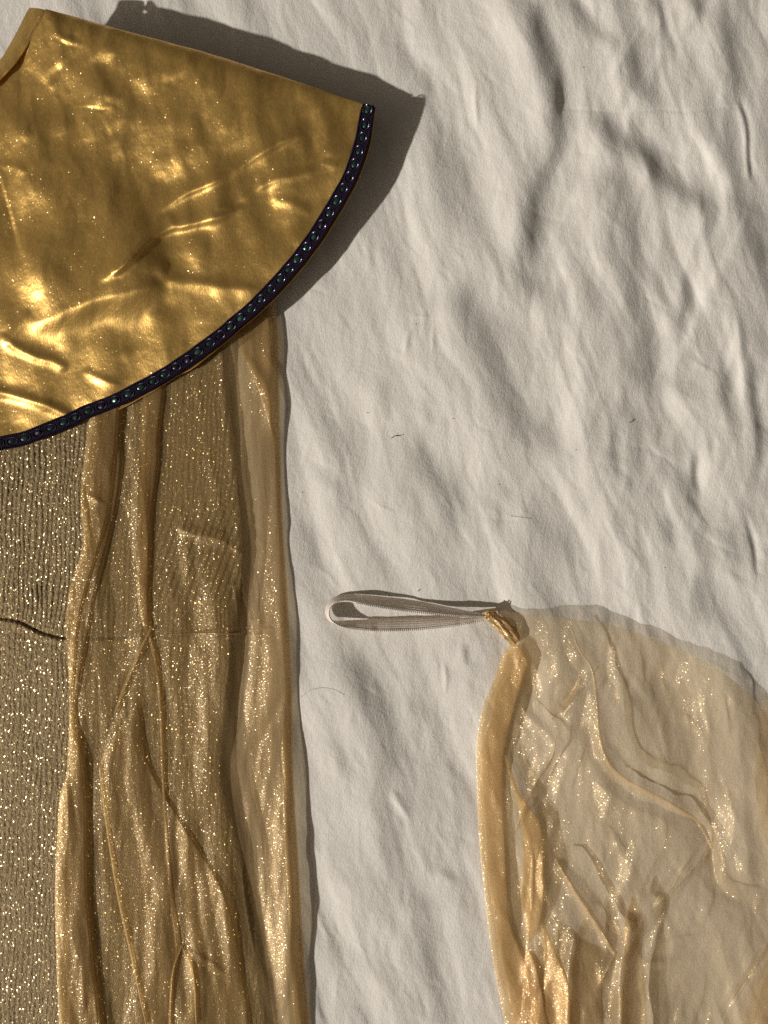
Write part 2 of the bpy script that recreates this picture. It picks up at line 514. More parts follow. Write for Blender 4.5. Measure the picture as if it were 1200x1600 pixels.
    D([(716, 1240), (722, 1300), (718, 1350)], 2.5, 7)
    D([(480, 1140), (520, 1170), (560, 1230)], 4, 9)
    R([(500, 1360), (560, 1400), (640, 1500), (680, 1590)], 3, 20)
    # stray creases everywhere, laid roughly along the flow of the cloth
    r = np.random.RandomState(12)
    for _ in range(170):
        cx, cy = r.uniform(440, 1230), r.uniform(-20, 1620)
        if cx < 560 and cy < 480: cx += 150
        a = math.radians(r.normal(68, 20)); L = r.uniform(18, 90)
        dx, dy = math.cos(a) * L, math.sin(a) * L; bx, by = r.normal(0, L * .12, 2)
        p = [(cx - dx / 2, cy - dy / 2), (cx + bx, cy + by), (cx + dx / 2, cy + dy / 2)]
        if r.rand() < .45: D(p, r.uniform(.2, .9), r.uniform(1.2, 3))
        else: R(p, r.uniform(.2, .7) * r.choice([-1, 1]), r.uniform(1.5, 4), r.uniform(2, 7))
    Hs -= 30 * smooth((X - 760) / 700) * smooth((1000 - Y) / 900) ; Hs -= 0.00012 * np.clip(X - 850, 0, 500) ** 2 * smooth((1000 - Y) / 400)
    r = np.random.RandomState(77)
    for _ in range(240):
        cx, cy = r.uniform(430, 1240), r.uniform(-20, 1620)
        a = math.radians(r.normal(66, 34)); L = r.uniform(25, 120)
        dx, dy = math.cos(a) * L / 2, math.sin(a) * L / 2; bx, by = r.normal(0, L * .05, 2)
        ridge(Hs, X0, Y0, [(cx - dx, cy - dy), (cx + bx, cy + by), (cx + dx, cy + dy)], r.uniform(.25, .75) * r.choice([-1, 1]), r.uniform(1.6, 2.4), r.uniform(1.8, 7), p=1.1)
    under = smooth((455 - X) / 25) * smooth((Y - 440) / 60)
    Hs = Hs * (1 - .75 * under) - 2 * under
    return Hs

SH = soften(sheet_height(GX.ravel(), GY.ravel()).reshape(GX.shape))
sheet = link('bed_sheet', grid_mesh('bed_sheet', GX, GY, SH), M_cotton)
sheet['kind'] = 'structure'
sheet['label'] = 'rumpled off-white cotton sheet that everything lies on'

def sheet_at(px, py):
    px = np.asarray(px, float); py = np.asarray(py, float)
    i = np.clip(np.searchsorted(xs, px) - 1, 0, len(xs) - 2); j = np.clip(np.searchsorted(ys, py) - 1, 0, len(ys) - 2)
    fx = (px - xs[i]) / (xs[i + 1] - xs[i]); fy = (py - ys[j]) / (ys[j + 1] - ys[j])
    fx = np.clip(fx, 0, 1); fy = np.clip(fy, 0, 1)
    return (SH[j, i] * (1 - fx) + SH[j, i + 1] * fx) * (1 - fy) + (SH[j + 1, i] * (1 - fx) + SH[j + 1, i + 1] * fx) * fy

# ------------------------------------------------------------------ strips of cloth between two edges
def strip(name, left, right, y0, y1, step, cols, hfun, mat, parent, ywarp=None):
    Y = np.arange(y0, y1 + step, step) if ywarp is None else ywarp
    u = np.linspace(0, 1, cols)
    l = left(Y); r_ = right(Y)
    PX = l[:, None] + (r_ - l)[:, None] * u[None, :]
    PY = np.repeat(Y[:, None], cols, 1)
    el_ = (PX - l[:, None]); er = (r_[:, None] - PX)
    Hh = hfun(PX.ravel(), PY.ravel(), el_.ravel(), er.ravel()).reshape(PX.shape)
    return link(name, grid_mesh(name, PX, PY, Hh), mat, parent)

# ------------------------------------------------------------------ the metallic dress
dress_r = edge_fn([(330, 380), (352, 520), (358, 600), (370, 700), (383, 850), (378, 940), (370, 1000), (360, 1100), (352, 1190),
                   (362, 1260), (380, 1330), (388, 1400), (405, 1500), (420, 1600), (440, 1760)])
dress_l = lambda y: np.full_like(np.asarray(y, float), -190.0)
seam_pts = [(-190, 950), (-60, 958), (0, 965), (28, 970), (55, 983), (80, 992), (105, 996), (160, 996), (230, 994), (300, 991), (385, 990)]
def seam_y(x):
    C = catmull(seam_pts, 3); return np.interp(x, C[:, 0], C[:, 1])

def dress_height(X, Y):
    base = 15 + 2.0 * perlin(X / 90, Y / 160, 21) + 1.2 * perlin(X / 40, Y / 90, 22)
    lean = (X + 0.055 * (Y - 700) + 7 * perlin(X / 60, Y / 120, 23))
    above = smooth((seam_y(X) - Y) / 8 + .5)
    ph = lean * 2 * np.pi / 7.6 + 4.5 * perlin(X / 26, Y / 55, 24) + 1.5 * perlin(X / 9, Y / 26, 28)
    rib = np.cos(ph) * (0.8 + .6 * perlin(X / 25, Y / 60, 25))
    fan = smooth((X - 210) / 60) * smooth((Y - 760) / 60) * smooth((960 - Y) / 40)
    ph2 = (X + .35 * (Y - 850)) * 2 * np.pi / 11
    Hd = base + above * (1 - fan) * .85 * rib + (1 - above) * .5 * rib + fan * 1.3 * np.cos(ph2)
    Hd += 0.6 * perlin(X / 6, Y / 8, 26) + .4 * perlin(X / 3.2, Y / 4, 27)
    sd = np.abs(Y - seam_y(X))
    Hd -= 3.2 * np.exp(-(sd / 2.4) ** 2) * (X < 180) + 1.2 * np.exp(-(sd / 2.4) ** 2) * (X >= 180)
    Hd += 1.4 * np.exp(-((Y - seam_y(X) - 7) / 5) ** 2)
    return Hd

dress = thing('metallic_dress', 'gold and grey glittering pleated metallic dress lying flat below the satin collar', 'dress', P3(-40, 1150, 2))
def dress_h_edge(X, Y, l, r):
    return dress_height(X, Y) - 11 * np.exp(-r / 6.0)
# two panels meeting at the waist seam
def panel(name, top, mat):
    C_ = 330
    u = np.linspace(0, 1, C_)
    if top: v = np.linspace(0, 1, 330)
    else: v = np.linspace(0, 1, 400)
    PX = np.zeros((len(v), C_)); PY = PX.copy()
    for it in range(3):
        for j, t_ in enumerate(v):
            sx = PX[j] if it else -190 + 560 * u
            sy = seam_y(sx)
            PY[j] = (380 + (sy - 380) * t_) if top else (sy + (1760 - sy) * t_)
            PX[j] = -190 + (dress_r(PY[j]) + 190) * u
    r_ = dress_r(PY) - PX
    Hh = dress_h_edge(PX.ravel(), PY.ravel(), None, r_.ravel()).reshape(PX.shape)
    return link(name, grid_mesh(name, PX, PY, Hh), mat, dress)
panel('bodice', True, M_lurex)
o = panel('skirt', False, M_lurex); o['label'] = 'flatter fine-ribbed knit below the waist seam'
C = catmull(seam_pts, 3); C = C[C[:, 0] < 372]
link('waist_seam', tube_mesh('waist_seam', [P3(x, y, float(dress_height(np.array([x]), np.array([y]))[0]) - .6) for x, y in C], 0.9 * K, 5),
     simple('dark_seam_thread', (0.05, 0.03, 0.015), 0.8), dress)

# ------------------------------------------------------------------ sheer drape over the dress
drape = thing('organza_drape', 'long sheer gold organza drape hanging from under the collar over the dress edge', 'drape', P3(280, 1100, 2))
dL = edge_fn([(150, 430), (142, 600), (134, 690), (126, 780), (129, 850), (112, 905), (104, 940), (102, 1000), (107, 1080), (106, 1150),
              (104, 1205), (93, 1245), (88, 1320), (86, 1400), (88, 1500), (92, 1600), (96, 1760)])
dR = edge_fn([(425, 420), (432, 490), (436, 540), (437, 620), (440, 760), (444, 840), (449, 920), (454, 1010), (457, 1080), (458, 1180), (461, 1260),
              (467, 1350), (471, 1430), (477, 1520), (485, 1600), (500, 1760)])

def drape_height(X, Y, l, r):
    dr = dress_r(Y)
    over = smooth((dr - X) / 34 + .62)
    Hh = 19.5 * over + (1 - over) * 12.0
    Hh += 1.8 * perlin(X / 34, Y / 130, 31) + .8 * perlin(X / 15, Y / 70, 32) + 2.6 * facet(X, Y, 86, 190, 42, 441) + 1.2 * facet(X, Y, 80, 80, 20, 445) + .35 * facet(X, Y, 84, 30, 9, 447)
    R = lambda p, a, *w, **k: ridge(Hh, X, Y, p, a * (.55 if a < 0 or a < 4.5 else .9), *w, **k)
    X0, Y0 = X, Y
    X, Y = wob(X, Y, 6, 75, 321)
    # broad sheen running down the middle
    R([(350, 870), (372, 960), (372, 1080), (352, 1200)], 9, 7, 55)
    R([(262, 815), (300, 832), (345, 846), (386, 872)], 5, 9, 7)
    R([(268, 830), (278, 900), (300, 970), (330, 1060)], -4, 18, 10)
    R([(237, 985), (215, 1040), (185, 1100), (160, 1190)], -4, 6)
    R([(250, 992), (330, 990), (425, 990)], 1.5, 3, 4)
    R([(180, 1010), (222, 990), (238, 970)], 3, 5)
    R([(168, 700), (185, 800), (190, 900), (185, 1000), (172, 1100), (160, 1220)], -5, 20, 16)
    R([(190, 640), (205, 720), (185, 800)], 4, 7)
    R([(130, 770), (150, 778), (172, 790)], 3, 4)
    R([(215, 700), (215, 800), (212, 900)], 4, 6)
    R([(253, 620), (262, 720), (246, 800), (240, 900), (245, 980)], -4, 12, 10)
    # right-hand fold lying on the sheet
    R([(372, 560), (380, 700), (392, 850), (384, 950), (384, 1100), (362, 1210)], -4, 14, 12)
    R([(372, 545), (395, 570), (418, 620), (432, 700)], 6, 8, 14)
    R([(440, 800), (448, 950), (445, 1060)], 3, 8)
    R([(395, 930), (420, 1000), (425, 1060), (400, 1150)], 4, 12)
    R([(455, 1060), (430, 1110), (400, 1170)], -4, 8)
    R([(428, 1145), (450, 1170), (453, 1250), (452, 1350), (455, 1450), (440, 1600)], 7, 9, 24, taper=.25)
    R([(366, 1200), (380, 1300), (400, 1400), (420, 1500), (432, 1620)], -4, 14, 14)
    R([(340, 1180), (345, 1300), (368, 1420), (372, 1600)], 4, 8, 12)
    R([(405, 1500), (430, 1600)], 4, 8)
    R([(285, 1480), (320, 1500), (370, 1530)], 3, 5)
    R([(310, 1560), (300, 1500), (290, 1470)], 3, 5)
    R([(160, 1235), (200, 1258), (260, 1225)], 1.2, 9)
    R([(120, 1560), (160, 1540), (170, 1530)], 2.5, 6)
    r0 = np.random.RandomState(5)
    for _ in range(22):
        cx, cy = r0.uniform(110, 460), r0.uniform(600, 1600)
        a = math.radians(r0.normal(88, 10)); L = r0.uniform(40, 160)
        R([(cx - math.cos(a) * L / 2, cy - math.sin(a) * L / 2), (cx + r0.normal(0, 4), cy), (cx + math.cos(a) * L / 2, cy + math.sin(a) * L / 2)],
          r0.uniform(.3, 1.0) * r0.choice([-1, 1]), r0.uniform(2, 6), r0.uniform(3, 10))
    Hh -= 7 * np.exp(-(r / 5.0)) + 3 * np.exp(-(l / 4.0))
    return np.maximum(Hh, np.maximum(sheet_at(X0, Y0) + 1.5, np.where(X0 < dr - 4, 17.8, 0)))

strip('sheer_panel', dL, dR, 430, 1760, 2.2, 230, drape_height, M_org, drape)

def layer(extra, seed, rollL=0.5, rollR=1.2, strokes=(), side=False):
    def f(X, Y, l, r):
        if side: Hh = drape_height(X, Y, l + 50, r + 1.5) + extra * smooth(r / 16 + .12)
        else: Hh = drape_height(X, Y, l + 50, r + 50) + extra * smooth(r / 10 + .35)
        Hh += .8 * perlin(X / 18, Y / 110, seed) + .2 * perlin(X / 8, Y / 34, seed + 1)
        for s in strokes: ridge(Hh, X, Y, *s[:-1], **s[-1])
        return Hh - rollL * np.exp(-(l / 3.0)) - rollR * np.exp(-(r / 3.0))
    return f

# folded hem down the left side: two more layers of cloth
hem_r = edge_fn([(205, 430), (196, 600), (190, 680), (192, 720), (186, 780), (170, 850), (152, 920), (138, 1000), (126, 1070), (120, 1110),
                 (132, 1180), (142, 1250), (144, 1320), (142, 1400), (150, 1480), (163, 1600), (170, 1760)])
strip('folded_hem', lambda y: dL(y) + 1.5, hem_r, 430, 1760, 2.2, 60, layer(5, 41), M_org, drape)
hem_r2 = edge_fn([(205, 430), (190, 600), (184, 700), (172, 800), (150, 880), (128, 960), (120, 1040), (116, 1120), (135, 1220), (139, 1400), (158, 1600), (166, 1760)])
o = strip('folded_hem', lambda y: dL(y) + 3, hem_r2, 430, 1760, 2.6, 50, layer(9, 43), M_org, drape)
# narrow pleat that runs down from the collar and on below the waist
pL = edge_fn([(228, 560), (222, 640), (219, 700), (217, 780), (215, 860), (214, 930), (222, 975), (232, 1000), (243, 1050), (249, 1120), (252, 1200), (256, 1300),
              (263, 1400), (272, 1480), (268, 1520), (266, 1600), (266, 1760)])
pR = edge_fn([(262, 560), (258, 620), (251, 680), (250, 730), (241, 800), (237, 870), (236, 940), (240, 985), (250, 1030), (257, 1100), (261, 1200), (268, 1300),
              (277, 1400), (290, 1480), (280, 1520), (276, 1600), (276, 1760)])
strip('pleat', pL, pR, 560, 1760, 2.2, 18, layer(4, 45, .6, 1), M_org, drape)
strip('pleat', lambda y: pL(y) + 2, lambda y: pR(y) - 1, 560, 1500, 2.2, 14, layer(5.5, 46, .6, 1), M_org, drape)
# lower flap with its pale folded edge
fL = edge_fn([(214, 1090), (206, 1110), (176, 1156), (156, 1195), (159, 1230), (170, 1310), (185, 1400), (205, 1490), (228, 1600), (262, 1760)])
fR = edge_fn([(215, 1090), (222, 1120), (238, 1200), (290, 1290), (345, 1380), (372, 1460), (392, 1600), (410, 1760)])
strip('lower_flap', fL, fR, 1091, 1760, 2.2, 110, layer(4, 47, 1, .6, [([(345, 1260), (352, 1400), (368, 1600)], 3, 8, {}), ([(300, 1300), (310, 1420), (335, 1560)], -3, 8, {})]), M_org, drape)
# right-hand fold over the sheet, doubled
rL = edge_fn([(352, 430), (356, 520), (366, 570), (374, 660), (378, 740), (392, 850), (388, 940), (382, 1030), (374, 1120), (360, 1200), (372, 1300), (392, 1380), (412, 1480), (428, 1600), (450, 1760)])
strip('side_fold', rL, lambda y: dR(y) - 1.5, 430, 1760, 2.2, 90, layer(3.0, 49, .8, 1.5, side=True), M_org_cape, drape)
rL2 = edge_fn([(376, 430), (372, 530), (400, 600), (424, 680), (432, 760), (436, 850), (437, 930), (440, 1000), (446, 1080), (440, 1160), (444, 1300), (450, 1420), (460, 1600), (470, 1760)])
strip('side_fold', rL2, lambda y: dR(y) - 3, 430, 1760, 2.2, 40, layer(4.5, 51, .6, 1.5, side=True), M_org, drape)

# ------------------------------------------------------------------ satin collar
collar = thing('satin_collar', 'wide gold satin cape collar edged with a dark jewelled braid', 'collar', P3(200, 420, 20))
TC = [(576, 163), (569, 200), (557, 247), (541, 286), (513, 335), (485, 378), (448, 425), (407, 468), (360, 511), (310, 550), (260, 583), (200, 616),
      (140, 642), (80, 669), (40, 684), (0, 693), (-60, 705), (-130, 713), (-190, 716)]
tc, trim_len = resample(TC, 1100)
tan = np.gradient(tc, axis=0); tc[:, 0] += 1.3 * perlin(np.arange(1100) / 38., np.arange(1100) * 0 + .3, 501); tc[:, 1] += 1.3 * perlin(np.arange(1100) / 33., np.arange(1100) * 0 + .7, 502); tan /= np.linalg.norm(tan, axis=1)[:, None]
nrmv = np.stack([-tan[:, 1], tan[:, 0]], 1)        # points inwards (towards the neck) for this travel direction
mid_in = tc + nrmv * 12
if np.linalg.norm(mid_in[500] - np.array([50, 100])) > np.linalg.norm(tc[500] - np.array([50, 100])): nrmv = -nrmv
tu = np.linspace(0, 1, len(tc))
def rim_h(u): return np.interp(u, [0, .18, .4, .6, .8, 1.0], [54, 44, 35, 31, 30, 30])
inner = tc + nrmv * 9.5
NK = [(71, 14), (66, 28), (56, 47), (42, 70), (24, 95), (0, 121), (-30, 150), (-80, 190), (-150, 225)]
nc, _ = resample(NK, 1100)
NU, NV = 430, 430
uu = np.linspace(0, 1, NU) ** 1.0; vv = np.linspace(0, 1, NV)
IN = np.stack([np.interp(uu, tu, inner[:, k]) for k in range(2)], 1)
NC = np.stack([np.interp(uu, np.linspace(0, 1, 1100), nc[:, k]) for k in range(2)], 1)
PX = NC[:, None, 0] * (1 - vv) + IN[:, None, 0] * vv
PY = NC[:, None, 1] * (1 - vv) + IN[:, None, 1] * vv
# slight outward bow of the folded shoulder edge
bow = np.exp(-uu / .05)[:, None] * np.sin(np.pi * vv)[None]
PX += 1.5 * bow; PY -= 5.0 * bow
PY += (2.6 * perlin(vv * 7, vv * 0 + .4, 505) + 1.2 * perlin(vv * 19, vv * 0 + .6, 506))[None] * np.exp(-uu / .04)[:, None] * np.sin(np.pi * vv)[None]
LEN = np.linalg.norm(IN - NC, axis=1)

def collar_height(X, Y, U, V):
    hn = np.interp(U, [0, .3, 1], [100, 78, 54])
    Hh = hn * (1 - V) + rim_h(U) * V + 12 * np.sin(np.pi * V)
    Hh += 7.0 * perlin(X / 75, Y / 110, 61) + 3.4 * perlin(X / 40, Y / 66, 62) + 2.2 * facet(X, Y, 70, 90, 48, 431) + (.35 + .65 * smooth((430 - Y - .25 * X) / 120)) * (1.7 * facet(X, Y, 60, 50, 26, 435) + .8 * facet(X, Y, 100, 24, 15, 437)) + .35 * facet(X, Y, 80, 16, 11, 439)
    X, Y = wob(X, Y, 4, 60, 311)
    R = lambda p, a, wl, wr=None, **k: ridge(Hh, X, Y, p, a * (.72 if (wr or 9) <= 6 else .8), *((wl * .8, wr * 1.3) if (wr or 9) <= 6 else (wl, wr)), **dict(dict(taper=.2), **k))
    # travel left-to-right: left side of travel is up the picture, right side is down
    R([(236, 345), (262, 322), (294, 299), (345, 279), (372, 261), (410, 237), (452, 218), (490, 203)], 6.09, 14, 4.5)
    R([(150, 442), (178, 424), (203, 401), (235, 372), (270, 356), (300, 350), (345, 339), (392, 322)], 7.83, 18, 5)
    R([(392, 300), (425, 282), (462, 275), (498, 263)], 3.4, 10, 4)
    R([(500, 255), (515, 256), (530, 264)], 2.2, 6, 4)
    R([(418, 308), (455, 317), (490, 338)], 2.4, 8, 6)
    R([(10, 505), (60, 497), (105, 480), (155, 461), (205, 450), (255, 438), (290, 425)], 21, 105, 26, taper=.3)
    R([(245, 432), (290, 442), (340, 448), (408, 452)], 4.2, 10, 10)
    R([(2, 532), (32, 548), (62, 560), (84, 566), (108, 583)], 5.0, 10, 4.5, taper=.12)
    R([(-40, 600), (0, 613), (48, 624), (80, 638), (116, 653)], 6.0, 9, 5, taper=.1)
    R([(0, 520), (14, 530), (30, 505), (45, 482)], 3.4, 6, 6)
    R([(128, 578), (155, 590), (195, 606)], 2.6, 6, 5)
    R([(0, 262), (14, 257), (45, 270)], 2.6, 8, 5)
    R([(175, 428), (185, 418), (215, 398)], 4, 8, 5)
    # soft standing dents, bright on the side that faces the light
    for p, a, wl, wr in (([(228, 70), (222, 110), (236, 150)], 4.2, 7, 16), ([(140, 95), (158, 130), (176, 170), (168, 185)], 4.6, 7, 15),
                         ([(160, 55), (165, 80), (172, 100)], 2.5, 7, 10), ([(110, 52), (104, 70)], 2.4, 8, 9), ([(46, 165), (38, 200), (36, 235)], 3.6, 8, 13),
                         ([(98, 165), (96, 200), (98, 225)], 3.0, 6, 11), ([(330, 85), (312, 130), (305, 190), (300, 225)], 3.4, 8, 13),
                         ([(372, 110), (362, 150), (352, 200), (350, 245)], 3.0, 8, 11), ([(262, 95), (272, 130)], 2.0, 6, 8),
                         ([(255, 400), (253, 420), (252, 440)], 4.0, 5, 8), ([(325, 360), (316, 390), (308, 430)], 3.4, 7, 9),
                         ([(262, 330), (270, 345), (276, 360)], 2.6, 4, 5), ([(230, 240), (250, 262), (262, 290)], 2.4, 8, 9),
                         ([(450, 350), (462, 375), (470, 395)], 1.6, 5, 6), ([(510, 225), (520, 250)], 1.5, 5, 7), ([(345, 420), (352, 470), (372, 500)], 2.0, 7, 8),
                         ([(270, 440), (262, 480)], 1.2, 6, 6), ([(190, 540), (200, 565)], 1.2, 5, 6)):
        R(p, a * 1.1, wl * 1.8, wr * 1.7, taper=.45)
    R([(180, 150), (165, 190), (190, 215)], -3.5, 16, 14)
    R([(120, 330), (200, 290), (300, 190)], -9, 60, 80, taper=.45)
    R([(20, 330), (100, 230), (200, 120)], 6, 60, 60)
    R([(330, 330), (352, 332), (385, 312)], -2.5, 6, 6)
    # turned edges
    dn = V * 350.0
    Hh -= 2.5 * np.exp(-(dn / 9.0))
    dt = U * trim_len * (0.25 + .75 * V)
    Hh -= 14 * np.exp(-(dt / 8.0)) * (1 - .95 * smooth((V - .55) / .45)) * smooth(V / .1 + .2) + 0 * V
    return Hh

U2 = np.repeat(uu[:, None], NV, 1); V2 = np.repeat(vv[None], NU, 0)
CH = soften(collar_height(PX.ravel(), PY.ravel(), U2.ravel(), V2.ravel()).reshape(PX.shape), 3)
# roll the shoulder fold under: extra rows below the first
ex_x, ex_y, ex_h = [], [], []
for k, (inn, dn_) in enumerate([(9, 46), (6, 34), (2.5, 20), (0.6, 9)]):
    sl = np.interp(vv, [0, .12, .3, 1], [.12, .5, 1, .75])
    ex_x.append(PX[0] - .27 * inn * sl); ex_y.append(PY[0] + .96 * inn * sl); ex_h.append(CH[0] - dn_ * sl)
PXc = np.vstack([np.array(ex_x), PX]); PYc = np.vstack([np.array(ex_y), PY]); CHc = np.vstack([np.array(ex_h), CH])
link('satin_panel', grid_mesh('satin_panel', PXc, PYc, CHc), M_satin, collar)

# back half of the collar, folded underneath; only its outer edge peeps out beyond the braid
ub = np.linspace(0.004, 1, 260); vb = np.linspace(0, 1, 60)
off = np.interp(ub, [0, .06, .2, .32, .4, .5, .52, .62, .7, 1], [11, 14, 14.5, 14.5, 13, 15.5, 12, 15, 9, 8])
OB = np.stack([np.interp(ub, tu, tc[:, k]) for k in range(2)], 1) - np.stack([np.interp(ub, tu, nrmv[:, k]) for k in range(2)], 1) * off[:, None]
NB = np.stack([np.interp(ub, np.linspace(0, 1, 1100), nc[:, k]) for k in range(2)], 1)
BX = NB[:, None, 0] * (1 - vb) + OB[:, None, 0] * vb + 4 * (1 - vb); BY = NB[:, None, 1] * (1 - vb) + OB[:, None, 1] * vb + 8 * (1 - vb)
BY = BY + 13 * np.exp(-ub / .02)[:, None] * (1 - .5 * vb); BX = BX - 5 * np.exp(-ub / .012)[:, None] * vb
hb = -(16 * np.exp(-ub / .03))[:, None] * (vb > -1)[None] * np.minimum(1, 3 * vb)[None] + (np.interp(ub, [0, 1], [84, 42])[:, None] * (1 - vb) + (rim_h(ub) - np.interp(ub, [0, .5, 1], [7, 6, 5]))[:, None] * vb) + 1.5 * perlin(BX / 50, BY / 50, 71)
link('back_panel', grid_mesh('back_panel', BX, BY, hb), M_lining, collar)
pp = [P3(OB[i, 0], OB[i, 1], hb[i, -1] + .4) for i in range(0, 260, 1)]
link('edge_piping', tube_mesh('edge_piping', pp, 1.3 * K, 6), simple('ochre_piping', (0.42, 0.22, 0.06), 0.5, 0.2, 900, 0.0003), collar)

# inner neck facing: the back of the collar seen across the neck opening
fo = [(46, 12), (40, 22), (26, 50), (8, 82), (0, 94), (-30, 128), (-80, 170), (-150, 205)]
fc, _ = resample(fo, 200); ni, _ = resample(NK, 200)
w_ = np.linspace(0, 1, 26)
FX = fc[:, None, 0] * (1 - w_) + (ni[:, None, 0] + 9) * w_; FY = fc[:, None, 1] * (1 - w_) + (ni[:, None, 1] + 5) * w_
tt_ = np.linspace(0, 1, 200)[:, None]
FH = (78 - 24 * tt_) + 8 * np.sin(np.pi * w_)[None] + 12 * w_[None] ** 2 + 1.2 * perlin(FX / 14, FY / 20, 73)
FH -= 2 * np.exp(-tt_ * 40); FH -= 26 * smooth((w_ - .72) / .28)[None]
FY = FY - 2 * np.sin(np.pi * w_)[None] * np.exp(-tt_ * 20)
link('neck_facing', grid_mesh('neck_facing', FX, FY, FH), M_satin, collar)
nb = [P3(ni[i, 0] - 3.6, ni[i, 1] - 2.2, 90 - 34 * i / 200) for i in range(10, 200, 2)]
link('neck_binding', tube_mesh('neck_binding', nb, 1.7 * K, 7), simple('tan_binding', (0.36, 0.20, 0.08), 0.55, 0.2, 900, 0.0003), collar)

# --- jewelled braid
NA = 26
aa = np.linspace(-1, 1, NA)
s_al = tu * trim_len
hw = 11.2 + .55 * np.sin(s_al * 2 * np.pi / 3.4)[:, None] * np.ones(NA)[None]
end_r = np.sqrt(np.clip(1 - np.clip((4.0 - s_al) / 4.0, 0, 1) ** 2, .55, 1))[:, None]
TX = tc[:, None, 0] + nrmv[:, None, 0] * aa * hw * end_r; TY = tc[:, None, 1] + nrmv[:, None, 1] * aa * hw * end_r
prof = 2.6 + 1.3 * np.exp(-((np.abs(aa) - .86) / .11) ** 2)
TH = rim_h(tu)[:, None] + prof[None] + .55 * np.sin(s_al[:, None] * 2 * np.pi / 3.4 + 3.0 * aa[None]) * (np.abs(aa) > .62) \
    + .4 * np.sin(s_al[:, None] * 2 * np.pi / 4.4) * np.sin(aa[None] * 12)
TH -= 7 * np.exp(-s_al / 7.0)[:, None]
TH -= 3.5 * (np.abs(aa)[None] > .985)
braid = link('jewelled_braid', grid_mesh('jewelled_braid', TX, TY, TH), M_braid, collar)
braid['label'] = 'dark purple braid with a row of green gems'

def gem_mesh(seed):
    r = random.Random(seed)
    S = 10; V = []; F = []
    lev = [(1.0, 0.0), (0.96, 0.28), (0.54, 0.56 + .10 * r.random())]
    for rr, z in lev:
        for k in range(S):
            a = 2 * math.pi * (k + (.5 if rr < .9 and rr < .8 else 0)) / S
            V.append((6.4 * K * rr * math.cos(a), 4.4 * K * rr * math.sin(a), z * 4.0 * K))
    for l in range(len(lev) - 1):
        for k in range(S):
            a, b = l * S + k, l * S + (k + 1) % S
            F.append((a, b, b + S)); F.append((a, b + S, a + S))
    V.append((0, 0, 4.0 * K * .70)); c = len(V) - 1
    for k in range(S): F.append(((len(lev) - 1) * S + k, (len(lev) - 1) * S + (k + 1) % S, c))
    me = bpy.data.meshes.new('gem'); me.from_pydata(V, [], F); me.materials.append(M_gem if seed != 1 else M_gem2); return me
def ring_mesh():
    SG, T = 44, 5; V = []; F = []
    for i in range(SG):
        a = 2 * math.pi * i / SG
        bead = 0.62 + .34 * math.cos(i * math.pi)
        ca, sa = math.cos(a), math.sin(a)
        for k in range(T):
            b = 2 * math.pi * k / T
            rr = bead * 1.25 * math.cos(b)
            V.append(((8.7 + rr) * ca * K, (6.2 + rr) * sa * K, (1.0 + bead * 1.25 * math.sin(b)) * K))
    for i in range(SG):
        for k in range(T):
            F.append((i * T + k, ((i + 1) % SG) * T + k, ((i + 1) % SG) * T + (k + 1) % T, i * T + (k + 1) % T))
    me = bpy.data.meshes.new('gem_ring'); me.from_pydata(V, [], F); me.materials.append(M_ring); return me
gems = [gem_mesh(i) for i in range(3)]; ringm = ring_mesh()
pitch = 21.6
k = 0
s = 10.0
while s < trim_len - 10:
    i = int(s / trim_len * (len(tc) - 1))
    x_, y_ = tc[i]; h = float(rim_h(tu[i])) + 2.4
    ang = math.atan2(-tan[i, 1], tan[i, 0]) + math.pi
    base = P3(x_, y_, h)
    # the braid leans with the collar rim
    rot = Matrix.Rotation(ang + random.uniform(-.07, .07), 4, 'Z') @ Matrix.Rotation(random.uniform(-.34, .34), 4, 'X') @ Matrix.Rotation(random.uniform(-.38, .38), 4, 'Y')
    g = bpy.data.objects.new('gem', gems[random.choice((0, 0, 1, 2, 2))]); COL.objects.link(g); g.parent = braid
    g.matrix_local = Matrix.Translation(base) @ rot @ Matrix.Scale(random.uniform(.72, 1.04), 4)
    q = bpy.data.objects.new('gem_ring', ringm); COL.objects.link(q); q.parent = braid
    q.matrix_local = Matrix.Translation(base - Vector((0, 0, .3 * K))) @ Matrix.Rotation(ang + random.uniform(-.12, .12), 4, 'Z') @ Matrix.Scale(random.uniform(.92, 1.05), 4)
    s += pitch * random.uniform(.93, 1.07); k += 1

# ------------------------------------------------------------------ sheer cape at the right with its elastic loop
cape = thing('sheer_cape', 'pale gold sheer cape piece with an elastic wrist loop at its gathered corner', 'cape', P3(1000, 1300, 2))
cL = edge_fn([(773, 952), (763, 957), (762, 963), (768, 970), (779, 981), (789, 992), (801, 1004), (792, 1013), (784, 1024), (776, 1048), (768, 1070), (753, 1108),
              (746, 1150), (744, 1190), (746, 1260), (749, 1320), (757, 1400), (770, 1500), (789, 1600), (822, 1760)])
def cap_right(y):
    C_ = catmull([(774, 952), (812, 958), (850, 962), (900, 968), (950, 975), (1000, 990), (1060, 1014), (1120, 1044), (1165, 1080), (1200, 1115), (1250, 1170), (1300, 1240), (1340, 1320), (1380, 1420)], 2)
    return np.interp(y, C_[:, 1], C_[:, 0])

